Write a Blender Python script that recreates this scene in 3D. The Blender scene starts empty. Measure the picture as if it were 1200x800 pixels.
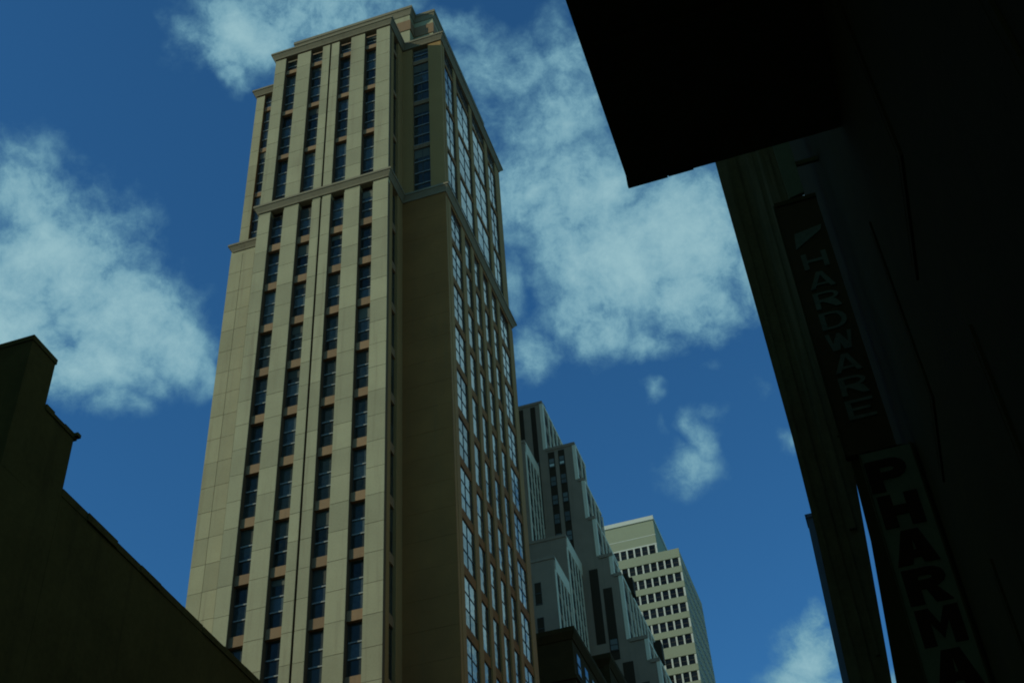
import bpy, math, random
from mathutils import Matrix, Vector
random.seed(7)
scene = bpy.context.scene
C = scene.collection

# ------------------------------------------------------------------ camera
PITCH, ROLL, YAW, FPX = 0.7382, -0.076435, -0.264465, 1512.88
cp, sp = math.cos(PITCH), math.sin(PITCH)
fwd = Vector((math.sin(YAW)*cp, math.cos(YAW)*cp, sp))
right = Vector((math.cos(YAW), -math.sin(YAW), 0))
up = right.cross(fwd)
r2 = math.cos(ROLL)*right + math.sin(ROLL)*up
u2 = -math.sin(ROLL)*right + math.cos(ROLL)*up
cam_d = bpy.data.cameras.new('camera')
cam = bpy.data.objects.new('camera', cam_d)
C.objects.link(cam)
cam.matrix_world = Matrix(((r2.x, u2.x, -fwd.x, 0), (r2.y, u2.y, -fwd.y, 0), (r2.z, u2.z, -fwd.z, 0), (0, 0, 0, 1)))
cam_d.sensor_width = 36.0
cam_d.lens = 36.0*FPX/1200.0
cam_d.clip_start = 0.05
cam_d.clip_end = 6000
scene.camera = cam
GZ = -1.6                         # pavement level, eye at z = 0

def ray(px, py):
    return r2*((px-600)/FPX) + u2*((400-py)/FPX) + fwd

# ------------------------------------------------------------------ view
vs = scene.view_settings
vs.view_transform = 'Standard'
vs.look = 'None'
vs.gamma = 1.0
vs.use_curve_mapping = False
vs.exposure = -0.15
scene.cycles.filter_width = 1.9

# ------------------------------------------------------------------ sun
SK, SM = 1.35, 0.62               # direction to the sun = (-SK, -1, SM)
to_sun = Vector((-SK, -1, SM)).normalized()
SUN_EL = math.asin(to_sun.z)
SUN_AZ = math.atan2(to_sun.x, to_sun.y)
sl = bpy.data.lights.new('sun', 'SUN')
sl.energy = 2.35
sl.angle = math.radians(0.53)
sl.color = (1.0, 0.96, 0.73)
so = bpy.data.objects.new('sun', sl)
C.objects.link(so)
so.rotation_euler = to_sun.to_track_quat('Z', 'Y').to_euler()
so.location = (-60, -40, 120)

# ------------------------------------------------------------------ sky
world = bpy.data.worlds.new('World')
scene.world = world
world.use_nodes = True
nt = world.node_tree
nt.nodes.clear()

class NG:
    def __init__(s, nt): s.nt = nt
    def n(s, t, **kw):
        nd = s.nt.nodes.new(t)
        for k, v in kw.items(): setattr(nd, k, v)
        return nd
    def put(s, sock, v):
        if hasattr(v, 'is_linked') or isinstance(v, bpy.types.NodeSocket): s.nt.links.new(v, sock)
        else: sock.default_value = v
    def m(s, op, a, b=0.0, c=None, clamp=False):
        nd = s.n('ShaderNodeMath', operation=op, use_clamp=clamp)
        s.put(nd.inputs[0], a); s.put(nd.inputs[1], b)
        if c is not None: s.put(nd.inputs[2], c)
        return nd.outputs[0]
    def v(s, op, a, b=None, out=0):
        nd = s.n('ShaderNodeVectorMath', operation=op)
        s.put(nd.inputs[0], a)
        if b is not None: s.put(nd.inputs[1], b)
        return nd.outputs[out]
    def noise(s, vec, scale, detail=4, rough=.55, dist=0.0):
        nd = s.n('ShaderNodeTexNoise')
        s.put(nd.inputs['Vector'], vec)
        nd.inputs['Scale'].default_value = scale; nd.inputs['Detail'].default_value = detail
        nd.inputs['Roughness'].default_value = rough; nd.inputs['Distortion'].default_value = dist
        return nd.outputs[0]
    def ramp(s, f, a, b, lo=0.0, hi=1.0):
        nd = s.n('ShaderNodeMapRange', interpolation_type='SMOOTHSTEP')
        s.put(nd.inputs[0], f)
        for i, x in enumerate((a, b, lo, hi)): s.put(nd.inputs[1+i], x)
        return nd.outputs[0]
    def mix(s, f, a, b, blend='MIX'):
        nd = s.n('ShaderNodeMix', data_type='RGBA', blend_type=blend)
        s.put(nd.inputs[0], f); s.put(nd.inputs[6], a); s.put(nd.inputs[7], b)
        return nd.outputs[2]

g = NG(nt)
sky = g.n('ShaderNodeTexSky', sky_type='NISHITA')
sky.sun_disc = False
sky.sun_elevation = SUN_EL
sky.sun_rotation = SUN_AZ
sky.altitude = 50
sky.air_density = 0.85
sky.dust_density = 0.1
sky.ozone_density = 3.0
tc = g.n('ShaderNodeTexCoord')
D = tc.outputs['Generated']
sx = g.n('ShaderNodeSeparateXYZ'); nt.links.new(D, sx.inputs[0])
zc = g.m('MAXIMUM', sx.outputs[2], 0.06)
uvn = g.n('ShaderNodeCombineXYZ')
nt.links.new(g.m('DIVIDE', sx.outputs[0], zc), uvn.inputs[0])
nt.links.new(g.m('DIVIDE', sx.outputs[1], zc), uvn.inputs[1])
UV = uvn.outputs[0]                                   # point on the cloud layer
w1 = g.n('ShaderNodeTexNoise'); nt.links.new(D, w1.inputs['Vector'])
w1.inputs['Scale'].default_value = 9.0; w1.inputs['Detail'].default_value = 4; w1.inputs['Roughness'].default_value = .6
warp = g.v('SCALE', g.v('SUBTRACT', w1.outputs['Color'], (0.5, 0.5, 0.5)))
warp.node.inputs[3].default_value = 0.16
UW = g.v('ADD', UV, warp)
warp2 = g.v('SCALE', g.v('SUBTRACT', w1.outputs['Color'], (0.5, 0.5, 0.5)))
warp2.node.inputs[3].default_value = 0.03
DW = g.v('ADD', D, warp2)
# cloud banks: centre and extent given by where they stand over the street
def uvp(px, py):
    d = ray(px, py); return Vector((d.x/d.z, d.y/d.z))
banks = [(20, 235, 75, 62, .95), (60, 310, 105, 80, 1.25), (130, 370, 90, 62, 1.2), (190, 405, 62, 42, 1.05), (95, 430, 90, 40, 1.1), (20, 400, 80, 70, 1.2), (235, 425, 26, 32, .7), (130, 470, 34, 22, .75), (75, 185, 26, 20, .45),
         (290, 45, 78, 52, 1.3), (370, 15, 90, 48, 1.25), (450, 0, 60, 34, .9), (245, 40, 34, 40, .85), (290, 92, 34, 26, .9), (330, -60, 150, 60, 1.2), (180, 62, 22, 14, .4),
         (590, 75, 60, 55, .8), (640, 130, 75, 75, .95), (655, 60, 50, 45, .9), (620, 215, 55, 65, .95), (690, 230, 80, 75, 1.15), (740, 310, 95, 75, 1.3), (800, 280, 80, 80, 1.25), (815, 350, 70, 46, 1.15), (840, 385, 40, 26, .9), (690, 375, 66, 40, 1.0), (760, 400, 50, 22, .85), (545, 25, 45, 30, .7),
         (612, 400, 34, 40, .85), (600, 320, 24, 50, .6), (660, 345, 40, 34, .7),
         (806, 545, 42, 28, .74), (820, 508, 24, 30, .74), (838, 480, 18, 16, .5), (790, 520, 16, 14, .5), (762, 458, 20, 18, .72), (775, 500, 14, 18, .4), (835, 428, 22, 14, .5), (915, 515, 22, 16, .7), (895, 460, 18, 22, .45),
         (955, 765, 36, 44, 1.3), (966, 722, 18, 28, 1.0), (945, 815, 56, 36, 1.3),
         (930, 290, 90, 80, 1.1), (1000, 60, 130, 130, 1.1), (1160, 50, 160, 130, 1.2), (1420, 520, 110, 130, 1.1), (1080, 250, 120, 100, 1.1), (1250, 250, 170, 260, 1.2), (1400, 350, 170, 260, 1.2), (1560, 360, 180, 300, 1.2)]
dens = None
for (bx, by, rx, ry, amp) in banks:
    c0 = uvp(bx, by)
    ax = (uvp(bx+4, by)-uvp(bx-4, by))/8.0; ay = (uvp(bx, by+4)-uvp(bx, by-4))/8.0
    det = ax.x*ay.y-ay.x*ax.y
    row1 = Vector((ay.y, -ay.x, 0))/det/rx; row2 = Vector((-ax.y, ax.x, 0))/det/ry
    d0 = g.v('SUBTRACT', UW, (c0.x, c0.y, 0))
    p = g.v('DOT_PRODUCT', d0, tuple(row1), 1); q = g.v('DOT_PRODUCT', d0, tuple(row2), 1)
    rr = g.m('ADD', g.m('MULTIPLY', p, p), g.m('MULTIPLY', q, q))
    e = g.m('MULTIPLY', g.m('EXPONENT', g.m('MULTIPLY', rr, -0.70)), amp)
    dens = e if dens is None else g.m('MAXIMUM', dens, e)
# the same broken cloud goes on over the rest of the sky
cover = g.noise(UV, 2.2, 2, .5)
cc = uvp(560, 420)
df = g.v('LENGTH', g.v('SUBTRACT', UV, (cc.x-.1, cc.y+.1, 0)), None, 1)
outer = g.m('MULTIPLY', g.ramp(df, 0.75, 1.2), g.ramp(cover, .42, .62))
dens = g.m('MAXIMUM', dens, outer)
fb = g.noise(DW, 10.0, 10, .66)
fb2 = g.noise(DW, 30.0, 10, .72)
tex = g.m('ADD', g.m('MULTIPLY', g.m('SUBTRACT', fb, .5), 2.2), g.m('MULTIPLY', g.m('SUBTRACT', fb2, .5), 2.3))
den = g.m('ADD', dens, g.m('MULTIPLY', tex, g.m('ADD', g.m('MULTIPLY', g.m('MINIMUM', dens, 1.0), 0.62), 0.10)))
alpha = g.m('MULTIPLY', g.ramp(den, 0.27, 0.98), 0.96)
alpha = g.m('MULTIPLY', alpha, g.ramp(sx.outputs[2], 0.02, 0.15))
blue = g.mix(1.0, sky.outputs[0], (0.54, 1.32, 1.68, 1), 'MULTIPLY')
cloudc = g.mix(g.ramp(den, .5, 1.6), (1.7, 4.1, 5.5, 1), (4.1, 6.9, 7.6, 1))
skyc = g.mix(alpha, blue, cloudc)
bg = g.n('ShaderNodeBackground'); bg.inputs[1].default_value = 0.085
nt.links.new(skyc, bg.inputs[0])
wo = g.n('ShaderNodeOutputWorld'); nt.links.new(bg.outputs[0], wo.inputs[0])

# ------------------------------------------------------------------ materials
def mat(name, col, rough=.8, var=.15, scale=.6, fine=9.0, spec=.3, stain=0.0, objvar=0.0, bump=.15, metal=0.0, ior=1.45, streak=0.0, stain_col=(.05, .045, .03, 1)):
    m = bpy.data.materials.new(name); m.use_nodes = True
    t = m.node_tree; t.nodes.clear(); k = NG(t)
    geo = k.n('ShaderNodeNewGeometry'); P = geo.outputs['Position']
    big = k.noise(P, scale, 5, .6); fin = k.noise(P, fine, 4, .65)
    base = (*col, 1)
    f = k.m('ADD', k.m('MULTIPLY', k.m('SUBTRACT', big, .5), 2*var), k.m('MULTIPLY', k.m('SUBTRACT', fin, .5), 1.6*var))
    f = k.m('ADD', f, 1.0)
    if objvar:
        oi = k.n('ShaderNodeObjectInfo')
        f = k.m('MULTIPLY', f, k.m('ADD', k.m('MULTIPLY', k.m('SUBTRACT', oi.outputs['Random'], .5), 2*objvar), 1.0))
    hsv = k.n('ShaderNodeHueSaturation'); hsv.inputs['Color'].default_value = base
    k.put(hsv.inputs['Value'], f)
    c = hsv.outputs[0]
    if stain or streak:
        mp = k.n('ShaderNodeMapping'); t.links.new(P, mp.inputs[0]); mp.inputs['Scale'].default_value = (1.6, 1.6, .07)
        st = k.noise(mp.outputs[0], 1.0, 5, .65)
        c = k.mix(k.m('MULTIPLY', k.ramp(st, .5, .78), max(stain, streak)), c, stain_col)
    b = k.n('ShaderNodeBsdfPrincipled')
    k.put(b.inputs['Base Color'], c)
    b.inputs['Roughness'].default_value = rough; b.inputs['Specular IOR Level'].default_value = spec
    b.inputs['Metallic'].default_value = metal; b.inputs['IOR'].default_value = ior
    if bump:
        bp = k.n('ShaderNodeBump'); bp.inputs['Strength'].default_value = bump; bp.inputs['Distance'].default_value = .03
        k.put(bp.inputs['Height'], fin); t.links.new(bp.outputs[0], b.inputs['Normal'])
    o = k.n('ShaderNodeOutputMaterial'); t.links.new(b.outputs[0], o.inputs[0])
    return m

def glass(name, col, ior=1.6, rough=.03, objvar=.5, wave=.06, metal=0.0):
    """window glass: dark body behind a reflecting surface that is slightly wavy"""
    m = bpy.data.materials.new(name); m.use_nodes = True
    t = m.node_tree; t.nodes.clear(); k = NG(t)
    geo = k.n('ShaderNodeNewGeometry'); P = geo.outputs['Position']
    oi = k.n('ShaderNodeObjectInfo')
    n1 = k.noise(P, .9, 3, .5); n2 = k.noise(P, 3.5, 3, .6)
    f = k.m('ADD', k.m('MULTIPLY', k.m('SUBTRACT', oi.outputs['Random'], .5), 2*objvar), k.m('ADD', .5, n2))
    hsv = k.n('ShaderNodeHueSaturation'); hsv.inputs['Color'].default_value = (*col, 1); k.put(hsv.inputs['Value'], f)
    b = k.n('ShaderNodeBsdfPrincipled')
    k.put(b.inputs['Base Color'], hsv.outputs[0]); b.inputs['Roughness'].default_value = rough
    b.inputs['IOR'].default_value = ior; b.inputs['Specular IOR Level'].default_value = .5 if ior > 1.5 else .3; b.inputs['Metallic'].default_value = metal
    bp = k.n('ShaderNodeBump'); bp.inputs['Strength'].default_value = wave; bp.inputs['Distance'].default_value = .2
    k.put(bp.inputs['Height'], n1); t.links.new(bp.outputs[0], b.inputs['Normal'])
    o = k.n('ShaderNodeOutputMaterial'); t.links.new(b.outputs[0], o.inputs[0])
    return m

M = dict(
    stone=mat('limestone', (.295, .278, .158), .85, .22, .3, 8, stain=.7, objvar=.11, stain_col=(.19, .16, .09, 1)),
    joint_jamb=mat('mortar_and_jamb_shade', (.115, .08, .042), .95, .1),  # mortar colour, darkened to put the window jambs' shade into the pier sides
    brown=mat('shade_toned_brown', (.225, .105, .026), .9, .28, .5, 12, stain=.3, stain_col=(.12, .08, .035, 1)),  # browner than the limestone: the right wing's shade is put into the colour
    pier=mat('shade_toned_buff', (.29, .175, .058), .9, .14, .5, 12, stain=.25, stain_col=(.15, .10, .05, 1)),  # shade of the right wing piers, returns and side is put into the colour
    spandrel=mat('terracotta_spandrel', (.225, .142, .068), .8, .14, 1.2, 10, stain=.25, objvar=.12),
    band=mat('weathered_cornice_stone', (.20, .175, .105), .85, .15, .8, 8, stain=.3),
    frame=mat('dark_bronze_frame', (.05, .048, .035), .6, .1, 2, 20, bump=0),
    transom=mat('pale_transom', (.22, .24, .21), .6, .1, 2, 20, bump=0),
    blind=mat('window_blind', (.085, .088, .062), .8, .2, 2, 10, objvar=.5, bump=0),
    glass=glass('window_glass', (.034, .038, .028), ior=1.36),
    glass_b=glass('window_glass_blind', (.06, .078, .072), ior=1.4, objvar=.35),
    glass_side=glass('street_side_glass', (.25, .25, .225), ior=1.8, objvar=.5, wave=.16, metal=.8),
    grey=mat('grey_brick', (.255, .185, .118), .9, .2, .4, 9, stain=.25),
    grey_dark=mat('dark_brown_spandrel', (.035, .022, .009), .9, .2, .6, 9),
    white=mat('white_glazed_pier', (.66, .58, .39), .7, .1, .6, 8),
    greyglass=glass('far_window_glass', (.035, .05, .055), objvar=.5),
    greypane=mat('grey_blind_pane', (.10, .105, .085), .5, .3, 1.5, 4, objvar=.4, bump=0),
    darkpane=glass('slab_window_glass', (.010, .013, .014), ior=1.35),
    cream=mat('cream_panel', (.265, .29, .185), .8, .08, .3, 8, stain=.15, stain_col=(.2, .19, .12, 1)),
    fin=mat('white_fin', (.52, .54, .44), .7, .06, .6, 8),
    farside=mat('olive_grey_brick', (.36, .31, .18), .9, .15, .4, 6),
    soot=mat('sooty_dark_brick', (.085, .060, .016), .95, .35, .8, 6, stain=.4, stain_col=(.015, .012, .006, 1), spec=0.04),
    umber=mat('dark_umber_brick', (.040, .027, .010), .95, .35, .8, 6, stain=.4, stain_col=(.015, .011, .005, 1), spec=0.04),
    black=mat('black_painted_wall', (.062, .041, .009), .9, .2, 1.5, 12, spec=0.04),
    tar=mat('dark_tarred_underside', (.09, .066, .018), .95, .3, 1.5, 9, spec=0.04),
    timber=mat('dark_weathered_cladding', (.15, .10, .030), .85, .45, 2.0, 14, streak=.7, stain_col=(.33, .26, .12, 1), spec=0.04),
    flue=mat('grey_sheet_metal', (.20, .22, .22), .55, .12, 2, 14, metal=0.0),
    signpale=mat('faded_green_sign_face', (.165, .15, .058), .7, .2, 3, 18, spec=0.04),
    signdark=mat('maroon_sign_face', (.080, .045, .011), .7, .25, 3, 18, spec=0.04),
    letterdark=mat('dark_red_letter', (.040, .016, .004), .7, .2, 4, 20, spec=0.04),
    letterpale=mat('pale_green_letter', (.15, .14, .065), .7, .3, 6, 24, spec=0.04),
    asphalt=mat('asphalt', (.05, .05, .048), .95, .2, .5, 12),
    concrete=mat('pavement_concrete', (.28, .27, .24), .9, .15, .6, 10),
    paint=mat('road_paint', (.7, .68, .55), .8, .15, 2, 10),
    bouncewarm=mat('bounce_tan_masonry', (.42, .33, .20), .9, .15, .3, 7),  # warm tone for the unseen blocks that bounce light onto the tower's side
    shadebrick=mat('shade_block_red_brown', (.16, .10, .06), .9, .2, .4, 8),
)

# ------------------------------------------------------------------ helpers
WLOC = {}
def mesh_of(name, verts, faces):
    me = bpy.data.meshes.new(name); me.from_pydata(verts, [], faces); me.update(); return me
BF = [(0, 3, 2, 1), (4, 5, 6, 7), (0, 1, 5, 4), (1, 2, 6, 5), (2, 3, 7, 6), (3, 0, 4, 7)]
def boxes(name, bl):
    v = []; f = []
    for (x0, x1, y0, y1, z0, z1) in bl:
        o = len(v)
        v += [(x0, y0, z0), (x1, y0, z0), (x1, y1, z0), (x0, y1, z0), (x0, y0, z1), (x1, y0, z1), (x1, y1, z1), (x0, y1, z1)]
        f += [tuple(o+i for i in q) for q in BF]
    return mesh_of(name, v, f)
def sweep(name, prof, path, closed=True):
    """profile (outward offset, z) carried along a plan outline running counter-clockwise, mitred corners"""
    n = len(path); v = []; f = []; k = len(prof)
    for i, p in enumerate(path):
        p = Vector(p)
        a = (p-Vector(path[i-1])) if (closed or i > 0) else None
        b = (Vector(path[(i+1) % n])-p) if (closed or i < n-1) else None
        if a is None: a = b
        if b is None: b = a
        a.normalize(); b.normalize()
        na = Vector((a.y, -a.x)); nb = Vector((b.y, -b.x))
        mt = (na+nb); mt = mt/max(.2, mt.dot(na))
        for (d, z) in prof: v.append((p.x+mt.x*d, p.y+mt.y*d, z))
    for i in range(n if closed else n-1):
        j = (i+1) % n
        for q in range(k):
            r = (q+1) % k
            f.append((i*k+q, j*k+q, j*k+r, i*k+r))
    if not closed:
        f.append(tuple(range(k))); f.append(tuple((n-1)*k+q for q in reversed(range(k))))
    return mesh_of(name, v, f)
def poly_slab(name, pts, y0, y1):
    """outline in x,z given thickness along y"""
    n = len(pts); v = [(x, y0, z) for x, z in pts]+[(x, y1, z) for x, z in pts]
    f = [tuple(range(n)), tuple(n+i for i in reversed(range(n)))]
    f += [(i, n+i, n+(i+1) % n, (i+1) % n) for i in range(n)]
    return mesh_of(name, v, f)
def obj(name, me, m, parent=None, loc=(0, 0, 0)):
    if m is not None and not me.materials: me.materials.append(M[m] if isinstance(m, str) else m)
    o = bpy.data.objects.new(name, me); C.objects.link(o)
    L = Vector(loc); o.location = L; WLOC[o.name] = L
    if parent is not None:
        o.parent = parent; o.matrix_parent_inverse = Matrix.Translation(-WLOC[parent.name])
    return o
def box(name, b, m, parent=None): return obj(name, boxes(name, [b]), m, parent)
def thing(name, loc, label, cat, group=None):
    o = bpy.data.objects.new(name, None); C.objects.link(o); o.location = loc; WLOC[o.name] = Vector(loc)
    o['label'] = label; o['category'] = cat
    if group: o['group'] = group
    return o
def struct(name, me, m):
    o = obj(name, me, m); o['kind'] = 'structure'; return o
CACHE = {}
def cached(key, fn):
    if key not in CACHE: CACHE[key] = fn()
    return CACHE[key]
MC = {}
def shared(key, m, fn):
    """mesh data shared between alike pieces, one copy for each material"""
    kk = (key, m)
    if kk not in MC:
        me = fn(); me.materials.append(M[m]); MC[kk] = me
    return MC[kk]

# ------------------------------------------------------------------ ground
struct('ground', boxes('ground', [(-3000, 3000, -3000, 3000, GZ-1.2, GZ-.16)]), 'concrete')
struct('road', boxes('road', [(-15.5, -3.0, -400, 900, GZ-.6, GZ-.13)]), 'asphalt')
for nm, a, b in (('pavement_right', -3.0, 60, ), ('pavement_left', -70, -15.5)):
    struct(nm, boxes(nm, [(a, b, -200, 500, GZ-.5, GZ)]), 'concrete')
lines = struct('road_markings', boxes('road_markings', [(-9.35, -9.2, y, y+3, GZ-.13, GZ-.126) for y in range(-60, 200, 9)]), 'paint')

# ------------------------------------------------------------------ main tower
T = thing('skyscraper', (-30.5, 70, GZ), 'tall slender limestone skyscraper with dark window strips between pale piers', 'skyscraper')
ZB, ZM0, ZM1, ZC0, ZC1 = 26.1, 76.4, 77.5, 97.0, 97.9
box('core', (-35.7, -25.5, 60.75, 70, 20, 97.4), 'joint_jamb', T)
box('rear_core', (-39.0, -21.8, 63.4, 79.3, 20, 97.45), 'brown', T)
box('base', (-36, -25.1, 60, 66, GZ, ZB), 'stone', T)
box('rear_wall', (-39.95, -39.0, 63.3, 79.7, ZB, ZM0), 'stone', T)
box('rear_base', (-39.95, -21.5, 63, 79.8, GZ, ZB-.01), 'stone', T)
lower_rows = [(ZB+2.096*i, ZB+2.096*(i+1)) for i in range(24)]
upper_rows = [(ZM1+1.95*i, ZM1+1.95*(i+1)) for i in range(10)]
def clad_pier(x0, x1, y, rows, cols=None, depth=.75, off=0.0, m='stone'):
    z0, z1 = rows[0][0], rows[-1][1]
    p = box('pier', (x0+.012, x1-.012, y+.035, y+depth, z0, z1), 'joint_jamb' if m == 'stone' else m, T)
    for (a, b) in (cols or [(x0, x1)]):
        for (r0, r1) in rows:
            h = r1-r0-(.028 if m == 'stone' else .012); w = b-a-(.03 if cols else 0)
            me = shared(('panel', round(w, 3), round(h, 3)), m, lambda: boxes('stone_panel', [(-w/2, w/2, 0, .06, -h/2, h/2)]))
            obj('stone_panel', me, None, p, ((a+b)/2, y+random.uniform(0, .008), (r0+r1)/2+off))
    return p
PX = [(-36.0, -35.0), (-33.86, -32.6), (-31.44, -30.76), (-30.60, -29.87), (-28.73, -27.45), (-26.34, -25.1)]
for i, (a, b) in enumerate(PX):
    clad_pier(a, b, 60.0, lower_rows, off=0)
    clad_pier(a, b, 60.0, upper_rows)
# left wing, blank stone below the belt course
clad_pier(-39.95, -36.0, 63.0, lower_rows, [(-39.95, -38.87), (-38.87, -37.8)])
box('wing_wall', (-37.8, -36.01, 63.01, 63.4, ZB, ZM0), 'stone', T)
clad_pier(-39.35, -38.55, 63.0, upper_rows)
box('pier', (-36.9, -36.0, 63.0, 63.4, ZM1, ZC0), 'stone', T)
# right wing: blank below, one window bay above
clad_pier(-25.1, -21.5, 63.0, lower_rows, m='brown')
box('pier', (-25.1, -24.2, 63.0, 63.42, ZM1, ZC0), 'pier', T)
box('pier', (-22.7, -21.5, 63.0, 63.42, ZM1, ZC0), 'pier', T)
# return wall of the projecting bay (faces the street side)
box('return_wall', (-25.45, -25.1, 60.42, 60.95, ZB, ZC0), 'pier', T)
box('return_wall', (-25.45, -25.1, 62.0, 63.0, ZB, ZC0), 'pier', T)
box('return_wall', (-36.0, -35.65, 60.42, 63.0, ZB, ZC0), 'pier', T)
# groove up the middle of the front
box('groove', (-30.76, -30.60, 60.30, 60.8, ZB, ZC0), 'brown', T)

# outlines of the tower, counter-clockwise seen from above
OUT = [(-39.75, 63), (-36, 63), (-36, 60), (-25.1, 60), (-25.1, 63), (-21.5, 63), (-21.5, 79.8), (-39.75, 79.8)]
UPO = [(-39.35, 63), (-36, 63), (-36, 60), (-25.1, 60), (-25.1, 63), (-21.5, 63), (-21.5, 79.3), (-39.35, 79.3)]
def cornice(name, z0, z1, proj, path, fas=.36, parent=T, m='band'):
    prof = [(-.5, z0), (.06, z0), (.10, z0+.12), (proj*.55, z0+(z1-z0)*.42), (proj-.06, z1-fas-.03), (proj-.06, z1-fas), (proj, z1-fas), (proj, z1), (-.5, z1+.02)]
    return obj(name, sweep(name, prof, path), m, parent)
cornice('belt_course', ZM0+.34, ZM1-.08, .36, OUT, fas=.2)
for a, b in PX: box('pier', (a+.01, b-.01, 60.05, 60.7, ZM0-.05, ZM0+.42), 'stone', T)
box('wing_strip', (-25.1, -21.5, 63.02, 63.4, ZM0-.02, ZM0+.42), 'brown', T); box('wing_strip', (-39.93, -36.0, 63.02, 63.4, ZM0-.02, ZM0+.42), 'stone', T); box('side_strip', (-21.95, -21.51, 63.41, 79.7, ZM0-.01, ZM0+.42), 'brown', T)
cornice('crown_cornice', ZC0+.16, ZC1-.06, .36, UPO, fas=.2)
# roof-top stages
P1 = [(-36.1, 63.9), (-24.75, 63.9), (-24.75, 75), (-36.1, 75)]
P2 = [(-38.2, 64.9), (-22.85, 64.9), (-22.85, 78.6), (-38.2, 78.6)]
box('penthouse', (-36.1, -24.75, 63.9, 75, 97.0, 104.6), 'stone', T)
box('penthouse', (-38.2, -22.85, 64.9, 78.6, 97.0, 104.5), 'stone', T)
box('frieze', (-36.2, -24.65, 63.82, 66, 101.6, 103.1), 'spandrel', T)
box('frieze', (-38.28, -22.77, 64.83, 78.7, 101.62, 103.1), 'spandrel', T)
cornice('penthouse_cap', 104.0, 105.0, .34, P1)
cornice('penthouse_cap', 103.9, 104.85, .30, P2)
box('roof', (-39.05, -21.7, 63.2, 79.2, 97.3, 97.75), 'joint_jamb', T)

lower_sp = [(72.3-4.205*n, 73.0-4.205*n) for n in range(12)]
upper_sp = [(94.85, 95.35), (89.05, 89.55), (83.2, 83.7)]
def win_spans(sp, top, bot):
    out = []; t = top
    for (a, b) in sp:
        out.append((b, t)); t = a
    if t > bot+.5: out.append((bot, t))
    return out
low_win = [w for w in win_spans(lower_sp, ZM0, ZB) if w[1] > ZB]
up_win = win_spans(upper_sp, ZC0, ZM1)

def window(parent, axis, a0, a1, plane, z0, z1, fr, glassmat, tr_mat='transom', mull=0, sill=True, split=True, sgn=1):
    """a window filling an opening; axis 'x' = faces -y, 'y' = faces +x. plane = glass plane, sgn = direction out"""
    w, h = a1-a0, z1-z0
    c = ((a0+a1)/2, (z0+z1)/2)
    def P(u0, u1, d0, d1, q0, q1):       # local box, d measured outward
        if axis == 'x': return (u0, u1, -d1, -d0, q0, q1)
        return (d0, d1, u0, u1, q0, q1)
    loc = (c[0], plane, c[1]) if axis == 'x' else (plane, c[0], c[1])
    t = .055 if axis == 'x' else .035
    def fr_mesh():
        bl = [P(-w/2, -w/2+t, -.04, .05, -h/2, h/2), P(w/2-t, w/2, -.04, .05, -h/2, h/2), P(-w/2+t, w/2-t, -.04, .05, h/2-t, h/2), P(-w/2+t, w/2-t, -.04, .05, -h/2, -h/2+t)]
        for i in range(mull):
            u = -w/2+w*(i+1)/(mull+1); bl.append(P(u-(.035 if axis == 'x' else .02), u+(.035 if axis == 'x' else .02), -.03, .045, -h/2+t, h/2-t))
        return boxes('window', bl)
    k = (axis, round(w, 3), round(h, 3), mull)
    win = obj('window', shared(('wf',)+k, 'frame', fr_mesh), None, parent, loc)
    cuts = [h/2]+[h/2-h*q for q in fr]+[-h/2]
    for i in range(len(cuts)-1):
        hi, lo = cuts[i], cuts[i+1]; ph = hi-lo
        gm = glassmat(i) if callable(glassmat) else glassmat
        me = shared(('pane', axis, round(w, 3), round(ph, 3)), gm, lambda: boxes('pane', [P(-w/2+.03, w/2-.03, -.012, .012, -ph/2+.012, ph/2-.012)]))
        oz = (hi+lo)/2
        obj('pane', me, None, win, (loc[0], loc[1], loc[2]+oz))
        if i > 0 and tr_mat:
            me = shared(('tr', axis, round(w, 3)), tr_mat, lambda: boxes('transom', [P(-w/2+.05, w/2-.05, *((.014, .085, -.045, .045) if axis == 'x' else (.014, .04, -.03, .03)))]))
            obj('transom', me, None, win, (loc[0], loc[1], loc[2]+hi))
    if axis == 'x' and glassmat not in ('glass_side',) and random.random() < .34:
        bh = random.choice((.35, .6, .85))*min(1.2, h*fr[0])
        me = shared(('blind', round(w, 3), round(bh, 3)), 'blind', lambda: boxes('blind', [P(-w/2+.06, w/2-.06, .0125, .03, -bh, 0)]))
        obj('blind', me, None, win, (loc[0], loc[1], loc[2]+h/2-.06))
    if sill:
        me = shared(('sill', axis, round(w, 3)), 'transom', lambda: boxes('sill', [P(-w/2+.01, w/2-.01, .052, .12, -.05, .03)]))
        obj('sill', me, None, win, (loc[0], loc[1], loc[2]-h/2+.05))
    return win
def spandrel(axis, a0, a1, plane, z0, z1, m='spandrel', parent=T):
    b = (a0, a1, plane, plane+.55, z0, z1) if axis == 'x' else (plane-.2, plane, a0, a1, z0, z1)
    return box('spandrel', b, m, parent)

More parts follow.
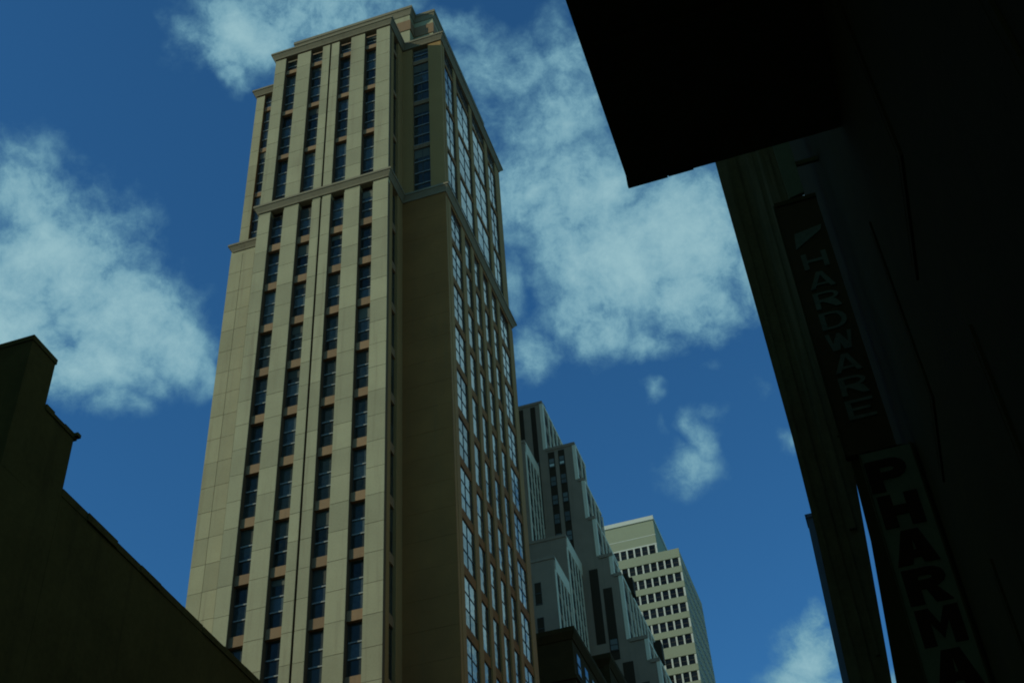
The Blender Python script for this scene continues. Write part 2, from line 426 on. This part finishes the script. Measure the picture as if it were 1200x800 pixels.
FC = [(-35.0, -33.86), (-32.6, -31.44), (-29.87, -28.73), (-27.45, -26.34)]
def pick(col, row, top):
    def f(i):
        if top and ((col == 1 and row == 3) or (col == 2 and row == 3)): return 'glass_b'
        if not top and col == 3 and row >= 10: return 'glass_b' if i != 0 else 'glass'
        if not top and col == 2 and row >= 10: return 'glass_b' if i == 1 else 'glass'
        r = random.random()
        if i == 1: return 'glass_b' if r < .62 else 'glass'
        return 'glass_b' if r < .12 else 'glass'
    return f
for ci, (a, b) in enumerate(FC):
    for ri, (z0, z1) in enumerate(low_win):
        window(T, 'x', a, b, 60.56, z0, z1, (.36, .66), pick(ci, ri, False))
    for (z0, z1) in lower_sp:
        if z0 > ZB: spandrel('x', a, b, 60.24, z0, z1)
    for ri, (z0, z1) in enumerate(up_win):
        window(T, 'x', a, b, 60.56, z0, z1, (.28, .52, .76) if z1-z0 > 3 else (.5,), pick(ci, ri, True))
    for (z0, z1) in upper_sp: spandrel('x', a, b, 60.24, z0, z1)
# wing bays above the belt course
for (a, b) in ((-38.55, -36.9), (-24.2, -22.7)):
    for ri, (z0, z1) in enumerate(up_win):
        window(T, 'x', a, b, 63.34, z0, z1, (.28, .52, .76) if z1-z0 > 3 else (.5,), pick(9, ri, True), mull=1)
    for (z0, z1) in upper_sp: spandrel('x', a, b, 63.2, z0, z1)
# slot of windows in the return wall
for (z0, z1) in low_win+up_win:
    window(T, 'y', 60.95, 62.0, -25.38, z0, z1, (.5,), 'glass', tr_mat='frame', sill=False)
for (z0, z1) in lower_sp+upper_sp:
    if z0 > ZB: spandrel('y', 60.95, 62.0, -25.24, z0, z1)

# street side of the tower
LC = [(64.1, 66.6), (67.4, 68.9), (69.55, 71.05), (71.75, 73.25), (73.95, 75.45), (76.15, 78.7)]
UC = [(63.8, 66.2), (66.95, 70.45), (71.2, 74.8), (75.6, 77.9)]
def piers_between(cols, end, z0, z1):
    y = 63.43
    for (a, b) in cols+[(end, end+1)]:
        thin = (a-y) < .75
        box('pier', (-21.95, -21.5+(.03 if thin else 0), y, a, z0, z1), 'pier', T)
        y = b
box('corner_pier', (-22.3, -21.5, 63.06, 63.43, ZB, ZM0), 'pier', T)
piers_between(LC, 79.8, ZB, ZM0)
piers_between(UC, 79.3, ZM1, ZC0)
low_vis = [w for w in low_win if w[1] > 36]
for ci, (a, b) in enumerate(LC):
    wide = b-a > 2
    for (z0, z1) in low_vis:
        window(T, 'y', a, b, -21.64, z0, z1, (.33, .66) if wide else (.5,), 'glass_side', tr_mat='frame', mull=1 if wide else 0, sill=False)
    for (z0, z1) in lower_sp:
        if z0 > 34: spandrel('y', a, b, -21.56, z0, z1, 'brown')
for ci, (a, b) in enumerate(UC):
    for (z0, z1) in up_win:
        window(T, 'y', a, b, -21.64, z0, z1, (.33, .66) if z1-z0 > 3 else (.5,), 'glass_side', tr_mat='frame', mull=1, sill=False)
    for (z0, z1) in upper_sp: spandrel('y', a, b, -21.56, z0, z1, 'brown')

# ------------------------------------------------------------------ stepped grey building behind
S = thing('stepped_building', (-45, 180, GZ), 'grey stepped office building with many setbacks just behind the tall limestone tower', 'building')
def far_window(parent, axis, a0, a1, plane, z0, z1, m='greyglass', frame='frame'):
    w, h = a1-a0, z1-z0
    def P(u0, u1, d0, d1, q0, q1):
        return (u0, u1, -d1, -d0, q0, q1) if axis == 'x' else (d0, d1, u0, u1, q0, q1)
    loc = ((a0+a1)/2, plane, (z0+z1)/2) if axis == 'x' else (plane, (a0+a1)/2, (z0+z1)/2)
    me = shared(('fw', axis, round(w, 3), round(h, 3)), frame, lambda: boxes('window', [P(-w/2, w/2, -.1, .02, -h/2, h/2), P(-w/2, w/2, .02, .10, -.06, .06), P(-w/2, w/2, .02, .10, -h/2, -h/2+.12)]))
    o = obj('window', me, None, parent, loc)
    mg = shared(('fp', axis, round(w, 3), round(h, 3)), m, lambda: boxes('pane', [P(-w/2+.06, w/2-.06, .022, .05, -h/2+.13, h/2-.06)]))
    obj('pane', mg, None, o, loc)
    return o
Y2 = 170
tiers = [(-41.6, 144.0, 30), (-36.6, 133.4, 7), (-35.65, 125.7, 11), (-34.6, 117.8, 15), (-32.65, 110.3, 17), (-31.55, 106.5, 22), (-28.9, 95.0, 26), (-27.6, 91.0, 30), (-23.5, 78, 34)]
xl = -60
for i, (xr, top, dep) in enumerate(tiers):
    x0 = xl if i == 0 else tiers[i-1][0]
    # each tier is the next slice outward; slices share the front plane
    t = box('tier', (x0, xr, Y2+.004*i, Y2+dep, GZ, top), 'grey', S)
    box('parapet', (x0+.02, xr+.12, Y2-.12-.004*i, Y2+.5, top-.02, top+.55), 'grey', S)
    box('parapet', (xr-.5, xr+.13, Y2+.5, Y2+dep, top-.03, top+.5), 'white', S)
    box('corner_pier', (xr-.4, xr+.14, Y2-.06, Y2+.8, (tiers[i+1][1] if i+1 < len(tiers) else 60)+.5, top-.02), 'white', S)
    zlow = (tiers[i+1][1] if i+1 < len(tiers) else 60)
    y = Y2+1.6
    nrow = 0
    while y < Y2+dep-1.2:
        z = top-1.3-2.1
        while z > zlow-.6:
            far_window(S, 'y', y, y+1.4, xr+.004, z, z+2.1, m='grey_dark')
            z -= 3.76
        box('fin', (xr+.002, xr+.2, y+1.75, y+2.15, zlow, top-.05), 'white', S)
        y += 2.6
for (x, y, z, w, h) in ((-42.6, 172, 144.5, .9, 1.1), (-37.6, 171, 133.9, .8, .9), (-31.9, 176, 106.9, 1.0, 2.6), (-29.4, 178, 95.4, 1.2, 3.2), (-33.2, 180, 110.7, .9, 2.2)):
    box('roof_plant', (x, x+w, y, y+1.4, z-.3, z+h), 'grey_dark', S)
def bay(a, b, ztop, zbot, plane, first, glass_from=None):
    box('window_strip', (a, b, plane-.03, plane+.05, zbot, ztop), 'grey_dark', S)
    z = first
    while z-1.9 > zbot:
        far_window(S, 'x', a+.12, b-.12, plane-.04, z-1.9, z, m='greypane')
        z -= 3.76
bay(-45.9, -45.0, 143.6, 120, Y2, 131.5)
bay(-43.7, -42.8, 143.6, 118, Y2, 131.5)
bay(-41.3, -40.15, 133.0, 113.4, Y2, 131.6)
bay(-39.5, -38.4, 133.0, 100, Y2, 131.7)
bay(-36.5, -35.1, 108.6, 95.6, Y2, 90)
bay(-34.6, -33.2, 104.8, 92.6, Y2, 96.0)
bay(-33.0, -31.4, 91.9, 80, Y2, 86)
bay(-30.6, -29.4, 88.2, 80, Y2, 88)
for a, b, z in ((-41.1, -40.35, 130.0), (-39.3, -38.6, 130.1)): box('blind', (a, b, Y2-.16, Y2-.1, z, z+.42), 'fin', S)
box('shade_mass', (-80, -48, 141, 168, GZ, 156), 'grey', S)  # unseen mass added behind the tower to shade the stepped front
def block(x0, x1, y0, y1, top, zlow, frontwins, m='grey'):
    box('wing', (x0, x1, y0, y1-.02, GZ, top), m, S)
    box('parapet', (x0, x1+.1, y0-.12, y0+.5, top-.02, top+.5), m, S)
    box('parapet', (x1-.5, x1+.11, y0+.5, y1-.05, top-1.8, top+.45), 'white', S)
    box('corner_pier', (x1-.4, x1+.12, y0+.02, y0+.6, zlow, top-1.82), 'white', S)
    y = y0+1.0
    while y+1.1 < y1:
        z = top-2.4-2.3
        while z > zlow:
            far_window(S, 'y', y, y+1.05, x1+.004, z, z+2.5, m='grey_dark')
            z -= 3.4
        box('fin', (x1+.002, x1+.16, y+1.15, y+1.5, zlow, top-2.0), 'white', S)
        y += 1.75
    for (a, b, z0, z1) in frontwins: far_window(S, 'x', a, b, y0-.004, z0, z1, m='grey_dark')
block(-60, -43.1, 162, Y2, 130.0, 95, [])
block(-60, -37.6, 161, Y2, 109.6, 80, [(-40.6, -39.4, 103.4, 105.7), (-42.4, -41.4, 103.4, 105.4)])
block(-60, -37.75, 153, 160.98, 101.0, 78, [(-40.9, -39.9, 94.0, 97.6), (-40.9, -39.9, 88.5, 92), (-40.9, -39.9, 83, 86.5)])

# ------------------------------------------------------------------ low dark buildings in front of it
B4 = thing('brick_building', (-35, 124, GZ), 'low dark brick building with cornice wedged between the limestone tower and stepped building', 'building')
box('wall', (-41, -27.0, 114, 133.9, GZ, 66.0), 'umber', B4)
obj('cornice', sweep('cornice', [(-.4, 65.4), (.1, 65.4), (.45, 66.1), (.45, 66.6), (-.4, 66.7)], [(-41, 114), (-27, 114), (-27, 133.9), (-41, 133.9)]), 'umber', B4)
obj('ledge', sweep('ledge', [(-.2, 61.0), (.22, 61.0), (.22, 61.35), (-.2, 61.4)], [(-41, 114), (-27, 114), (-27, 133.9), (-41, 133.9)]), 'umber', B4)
for zz in (62, 57.5, 53, 48.5):
    for y in range(115, 132, 3): far_window(B4, 'y', y+.2, y+1.5, -26.99, zz, zz+2.4, m='greyglass')
    for x in (-33.0, -30.2): far_window(B4, 'x', x, x+1.3, 113.99, zz-3.0, zz-.8, m='greyglass')
box('shade_wing', (-60, -41.5, 96, 136, GZ, 93), 'umber', B4)  # unseen mass added to keep sun off the low dark fronts
B5 = thing('corniced_building', (-35, 148, GZ), 'small dark corniced building at the bottom edge, right of the low brick building', 'building')
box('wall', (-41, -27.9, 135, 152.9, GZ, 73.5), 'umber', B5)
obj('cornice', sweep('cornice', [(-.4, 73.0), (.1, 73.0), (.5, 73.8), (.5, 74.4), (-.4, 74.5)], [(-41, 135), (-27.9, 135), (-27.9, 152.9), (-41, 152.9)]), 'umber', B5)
box('pilaster', (-28.5, -27.8, 134.85, 135.2, 60, 73.1), 'umber', B5)
for zz in (68.5, 64, 59.5):
    for y in range(136, 151, 3): far_window(B5, 'y', y+.2, y+1.5, -27.89, zz, zz+2.6, m='greyglass')

# ------------------------------------------------------------------ cream slab further along
F = thing('office_slab', (-45, 247, GZ), 'cream office block with rows of dark windows and white fins farthest down the street', 'building')
Y3 = 235
box('wall', (-62, -30.5, Y3+.45, 259, GZ, 150.4), 'farside', F)
box('penthouse', (-60, -35.05, Y3+.44, 252, 149, 160.3), 'cream', F)
box('penthouse_cap', (-60.1, -34.9, Y3+.2, 252.1, 159.5, 160.5), 'fin', F)
box('ledge', (-60.1, -34.95, Y3+.10, Y3+.6, 153.0, 153.3), 'fin', F)
box('ledge', (-60.1, -34.98, Y3+.40, Y3+.6, 155.6, 155.75), 'fin', F)
floors = [148.6-3.62*i for i in range(10)]
xs = [-32.15-1.57*i for i in range(11)]
def slab_row(ztop, zbot, xs, right):
    for x in xs:
        far_window(F, 'x', x-.06, x+1.14, Y3+.36, zbot, ztop, m='darkpane')
        box('fin', (x-.41, x-.08, Y3+.12, Y3+.5, zbot+.005, ztop-.005), 'fin', F)
    box('fin', (right-.36, right+.02, Y3+.12, Y3+.5, zbot+.005, ztop-.005), 'fin', F)
slab_row(152.98, 150.75, [x-4.55 for x in xs[:9]], -35.05)
prev = 150.75
for i, z in enumerate(floors):
    extra = 1.0 if i >= 6 else 0
    zt = z-extra
    box('panel', (-62, -30.48, Y3, Y3+.5, zt, prev), 'cream', F)
    slab_row(zt, zt-2.2, xs, -30.55)
    prev = zt-2.2
box('panel', (-62, -30.48, Y3, Y3+.5, prev-6, prev), 'cream', F)
for i, z in enumerate(floors):
    for j in range(12):
        far_window(F, 'y', 236.2+1.9*j, 237.4+1.9*j, -30.49, z-1.9, z-.3, m='greypane', frame='fin')

# ------------------------------------------------------------------ dark building at the left
L = thing('corner_building', (-26, 40, GZ), 'near black silhouetted building with stepped parapet and chimney at the left', 'building')
XL = -18.0
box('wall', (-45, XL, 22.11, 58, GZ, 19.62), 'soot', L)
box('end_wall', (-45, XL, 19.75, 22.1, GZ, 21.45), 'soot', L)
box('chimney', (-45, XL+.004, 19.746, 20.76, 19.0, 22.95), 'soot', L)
y = 22.10
while y < 58:
    ln = random.uniform(.9, 1.5); dz = random.uniform(-.025, .03)
    box('coping_stone', (-45, XL+.03+random.uniform(-.02, .03), y+.006, y+ln-.006, 19.621, 19.84+dz), 'soot', L); y += ln
for a, b, dz in ((20.78, 21.15, .03), (21.15, 21.62, -.02), (21.62, 22.2, .01)): box('coping_stone', (-45, XL+.03, a+.005, b-.005, 21.44, 21.58+dz), 'soot', L)
box('coping', (-45, XL+.03, 19.72, 20.79, 22.94, 23.1), 'soot', L)
box('flashing', (XL-.4, XL+.13, 22.05, 22.21, 21.50, 21.6), 'tar', L)
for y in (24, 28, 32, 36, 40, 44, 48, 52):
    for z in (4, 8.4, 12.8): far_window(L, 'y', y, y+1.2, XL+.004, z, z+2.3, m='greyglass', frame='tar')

# ------------------------------------------------------------------ right-hand shop building, canopy, column, signs
A = thing('shop_building', (5, 3, GZ), 'black unlit shop building wall filling the right side under the canopy', 'building')
XA = 1.16
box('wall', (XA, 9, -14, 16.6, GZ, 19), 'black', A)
for y in (3.4, 6.4, 9.2):
    for z in (3.0, 6.8):

        o = box('window', (XA-.02, XA+.05, y, y+1.3, z, z+2.2), 'black', A)
        box('pane', (XA-.024, XA-.01, y+.08, y+1.22, z+.08, z+2.12), 'black', o)
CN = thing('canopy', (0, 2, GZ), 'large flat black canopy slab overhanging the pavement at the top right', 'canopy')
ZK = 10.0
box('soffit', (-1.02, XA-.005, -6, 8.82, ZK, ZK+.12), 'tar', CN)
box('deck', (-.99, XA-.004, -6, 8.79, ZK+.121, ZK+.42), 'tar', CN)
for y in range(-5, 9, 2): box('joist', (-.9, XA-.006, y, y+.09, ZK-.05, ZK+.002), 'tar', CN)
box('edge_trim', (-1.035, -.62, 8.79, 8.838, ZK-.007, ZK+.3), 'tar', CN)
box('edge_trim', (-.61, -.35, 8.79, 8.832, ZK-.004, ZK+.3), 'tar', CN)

YC = 13.0
K = thing('clad_column', (.1, YC+.3, GZ), 'tall dark brown grooved column rising to the canopy beside the vertical signs', 'column')
cl = [(-.014, 1.45), (-.014, 1.134), (-.0095, .9), (-.007, .74), (-.0075, .62), (-.0115, .49), (-.0125, .3), (-.0125, GZ/YC)]
cr = [(.012, GZ/YC), (.012, .38), (.020, .475), (.031, .60), (.039, .6935), (.052, .80), (.054, 1.0), (.054, 1.45)]
obj('shaft', poly_slab('shaft', [(a*YC, b*YC) for a, b in cl+cr], YC, YC+.45), 'timber', K)
for u, w, d, z0, z1 in ((.006, .006, .05, .1, 1.4), (.016, .003, .03, .5, 1.4), (.024, .006, .05, .62, 1.4), (.034, .003, .035, .72, 1.4), (-.003, .003, .03, .1, 1.3), (.043, .004, .04, .8, 1.4)):
    box('batten', ((u-w/2)*YC, (u+w/2)*YC, YC-d, YC+.02, z0*YC, z1*YC), 'timber', K)
FL = thing('flue_duct', (-.1, YC+.8, GZ), 'thin grey sheet metal duct showing behind the left edge of the dark column', 'duct')
yf = YC+.8
obj('pipe', poly_slab('pipe', [(-.0125*yf, .642*yf), (-.017*yf, .48*yf), (-.019*yf, GZ), (.002*yf, GZ), (.002*yf, .642*yf)], yf, yf+.2), 'flue', FL)
box('cap', (-.0135*yf, .003*yf, yf-.02, yf+.22, .642*yf, .642*yf+.05), 'flue', FL)

YS = 12.0
def glyphs(t):
    """outlines of bold capitals in a unit square, stroke weight t; first loop outside, others holes"""
    u = 1-t; h = .5; a = t*.42
    def bw(x0, x1, y0, y1, n=7):
        r = (x1-x0)*.55; c = x1-r
        return [(c+r*math.cos(q), (y0+y1)/2+(y1-y0)/2*math.sin(q)) for q in [(-.5+k/n)*math.pi for k in range(n+1)]]
    G = {}
    G['H'] = [[(0, 0), (t, 0), (t, h-a), (u, h-a), (u, 0), (1, 0), (1, 1), (u, 1), (u, h+a), (t, h+a), (t, 1), (0, 1)]]
    G['P'] = [[(0, 0), (t, 0), (t, .36)]+bw(t, 1, .36, 1)+[(0, 1)], [(t, .36+2*a*.8), (t, 1-2*a*.8)]+list(reversed(bw(t+.08, 1-t*.9, .36+2*a*.8, 1-2*a*.8)))]
    G['R'] = [[(0, 0), (t, 0), (t, .40), (t+.12, .40), (1-t*1.15, 0), (1, 0), (1-t*.85, .44)]+bw(t, .98, .44, 1)[1:]+[(0, 1)], [(t, .44+2*a*.75), (t, 1-2*a*.75)]+list(reversed(bw(t+.08, .98-t*.9, .44+2*a*.75, 1-2*a*.75)))]
    G['D'] = [[(0, 0)]+bw(t, 1, 0, 1)+[(0, 1)], [(t, 2*a*.8), (t, 1-2*a*.8)]+list(reversed(bw(t+.05, u, 2*a*.8, 1-2*a*.8)))]
    G['A'] = [[(0, 0), (t*1.05, 0), (t*1.05+.05, .18), (1-t*1.05-.05, .18), (1-t*1.05, 0), (1, 0), (.5+t*.62, 1), (.5-t*.62, 1)], [(t*1.05+.11, .18+2*a*.75), (.5, .80), (1-t*1.05-.11, .18+2*a*.75)]]
    G['M'] = [[(0, 0), (t*.85, 0), (t*.85, .62), (.5, .18), (1-t*.85, .62), (1-t*.85, 0), (1, 0), (1, 1), (1-t*.95, 1), (.5, .56), (t*.95, 1), (0, 1)]]
    G['W'] = [[(t*.75, 0), (.5-.13+t*.3, 0), (.5, .42), (.5+.13-t*.3, 0), (1-t*.75, 0), (1, 1), (1-t*.8, 1), (.78, .38), (.5+t*.3, .95), (.5-t*.3, .95), (.22, .38), (t*.8, 1), (0, 1)]]
    G['E'] = [[(0, 0), (1, 0), (1, t*.8), (t, t*.8), (t, h-a*.8), (.85, h-a*.8), (.85, h+a*.8), (t, h+a*.8), (t, 1-t*.8), (1, 1-t*.8), (1, 1), (0, 1)]]
    return G
def letters(parent, text, x, zc, pitch, height, width, m, plane, weight):
    G = glyphs(weight); done = {}
    for i, ch in enumerate(text):
        if ch not in done:
            cu = bpy.data.curves.new('letter', 'CURVE'); cu.dimensions = '2D'; cu.fill_mode = 'BOTH'; cu.extrude = .012
            for loop in G[ch]:
                sp_ = cu.splines.new('POLY'); sp_.points.add(len(loop)-1); sp_.use_cyclic_u = True
                for pt, (px, py) in zip(sp_.points, loop): pt.co = ((px-.5)*width, (py-.5)*height, 0, 1)
            tmp = bpy.data.objects.new('tmp', cu); C.objects.link(tmp)
            dg = bpy.context.evaluated_depsgraph_get()
            me = bpy.data.meshes.new_from_object(tmp.evaluated_get(dg))
            bpy.data.objects.remove(tmp)
            for v in me.vertices: v.co = Vector((v.co.x, -v.co.z, v.co.y))
            me.name = 'letter'; me.materials.clear(); me.materials.append(M[m]); done[ch] = me
        obj('letter', done[ch], None, parent, (x[i] if isinstance(x, list) else x, plane, zc-i*pitch))
PS = thing('pharmacy_sign', (.8, YS, GZ), 'faded green vertical sign with dark letters reading PHARMA', 'sign')
box('panel', (.047*YS, .0925*YS, YS, YS+.08, .30*YS, .6955*YS), 'signpale', PS)
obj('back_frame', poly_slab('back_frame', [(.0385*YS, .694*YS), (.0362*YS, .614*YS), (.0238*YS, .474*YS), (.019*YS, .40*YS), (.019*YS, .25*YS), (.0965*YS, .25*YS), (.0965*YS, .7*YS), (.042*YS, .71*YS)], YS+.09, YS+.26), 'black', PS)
letters(PS, 'PHARMA', [.066*YS, .068*YS, .069*YS, .0695*YS, .0705*YS, .0715*YS], .668*YS, .0382*YS, .40, .42, 'letterdark', YS-.004, .34)
HS = thing('hardware_sign', (.7, YS, GZ), 'dark maroon vertical sign with pale letters reading HARDWARE above the faded green sign', 'sign')
box('panel', (.0355*YS, .081*YS, YS+.0, YS+.1, .697*YS, 1.035*YS), 'signdark', HS)
box('border', (.0345*YS, .0362*YS, YS-.02, YS+.088, .698*YS, 1.037*YS), 'black', HS)
box('border', (.0362*YS, .0815*YS, YS-.018, YS+.088, 1.0352*YS, 1.041*YS), 'black', HS)
obj('stroke', poly_slab('stroke', [(.045*YS, .965*YS), (.0475*YS, .988*YS), (.077*YS, .993*YS), (.075*YS, .985*YS)], YS-.012, YS-.002), 'letterpale', HS)
letters(HS, 'HARDWARE', .0605*YS, .944*YS, .0283*YS, .27, .31, 'letterpale', YS-.004, .20)
for z in (.72, .86, 1.0): box('bracket', (.05*YS, .079*YS, YS+.1, YS+.15, z*YS, z*YS+.06), 'tar', HS)
for z in (.40, .55, .67): box('bracket', (.08*YS, XA+.02, YS+.262, YS+.31, z*YS, z*YS+.06), 'tar', PS)
for z0, z1 in ((.30, .6955),):
    box('border', (.0462*YS, .0475*YS, YS-.025, YS+.085, z0*YS, z1*YS), 'tar', PS); box('border', (.0922*YS, .0935*YS, YS-.025, YS+.085, z0*YS, z1*YS), 'tar', PS)
PB = thing('blank_sign_board', (.75, YS, GZ), 'short pale blank board above the maroon sign, just under the canopy', 'sign')
obj('panel', poly_slab('panel', [(.0535*YS, 1.046*YS), (.0705*YS, 1.05*YS), (.0715*YS, 1.16*YS), (.0525*YS, 1.16*YS)], YS+.02, YS+.08), 'signpale', PB)
box('bracket', (.06*YS, XA+.02, YS+.08, YS+.12, 1.10*YS, 1.106*YS), 'tar', PB)

# ------------------------------------------------------------------ unseen blocks added to shade the street and bounce light
def unseen_block(name, b, m, label, parent_loc):
    x0, x1, y0, y1, z1 = b
    t = thing(name, parent_loc, label, 'building')
    box('wall', (x0, x1, y0, y1, GZ, z1), m, t)
    obj('cornice', sweep('cornice', [(-.5, z1-.8), (.1, z1-.8), (.7, z1), (.7, z1+.7), (-.5, z1+.75)], [(x0, y0), (x1, y0), (x1, y1), (x0, y1)]), m, t)  # cornice of an unseen added block
    obj('ledge', sweep('ledge', [(-.2, z1*.5), (.25, z1*.5), (.25, z1*.5+.4), (-.2, z1*.5+.45)], [(x0, y0), (x1, y0), (x1, y1), (x0, y1)]), m, t)  # ledge of an unseen added block
    return t
unseen_block('shade_block', (-70, XL, -60, 9.5, 45), 'shadebrick', 'tall brown brick block added unseen behind the viewpoint to shade the near street', (-40, -25, GZ))
unseen_block('bounce_block', (7.5, 32, 20, 62, 38), 'bouncewarm', 'tan masonry block added unseen behind the shop building and signs to bounce light', (20, 40, GZ))
unseen_block('bounce_block', (8.2, 34, 64, 150, 58), 'bouncewarm', 'long tan masonry block added unseen along the street to bounce light', (20, 105, GZ))
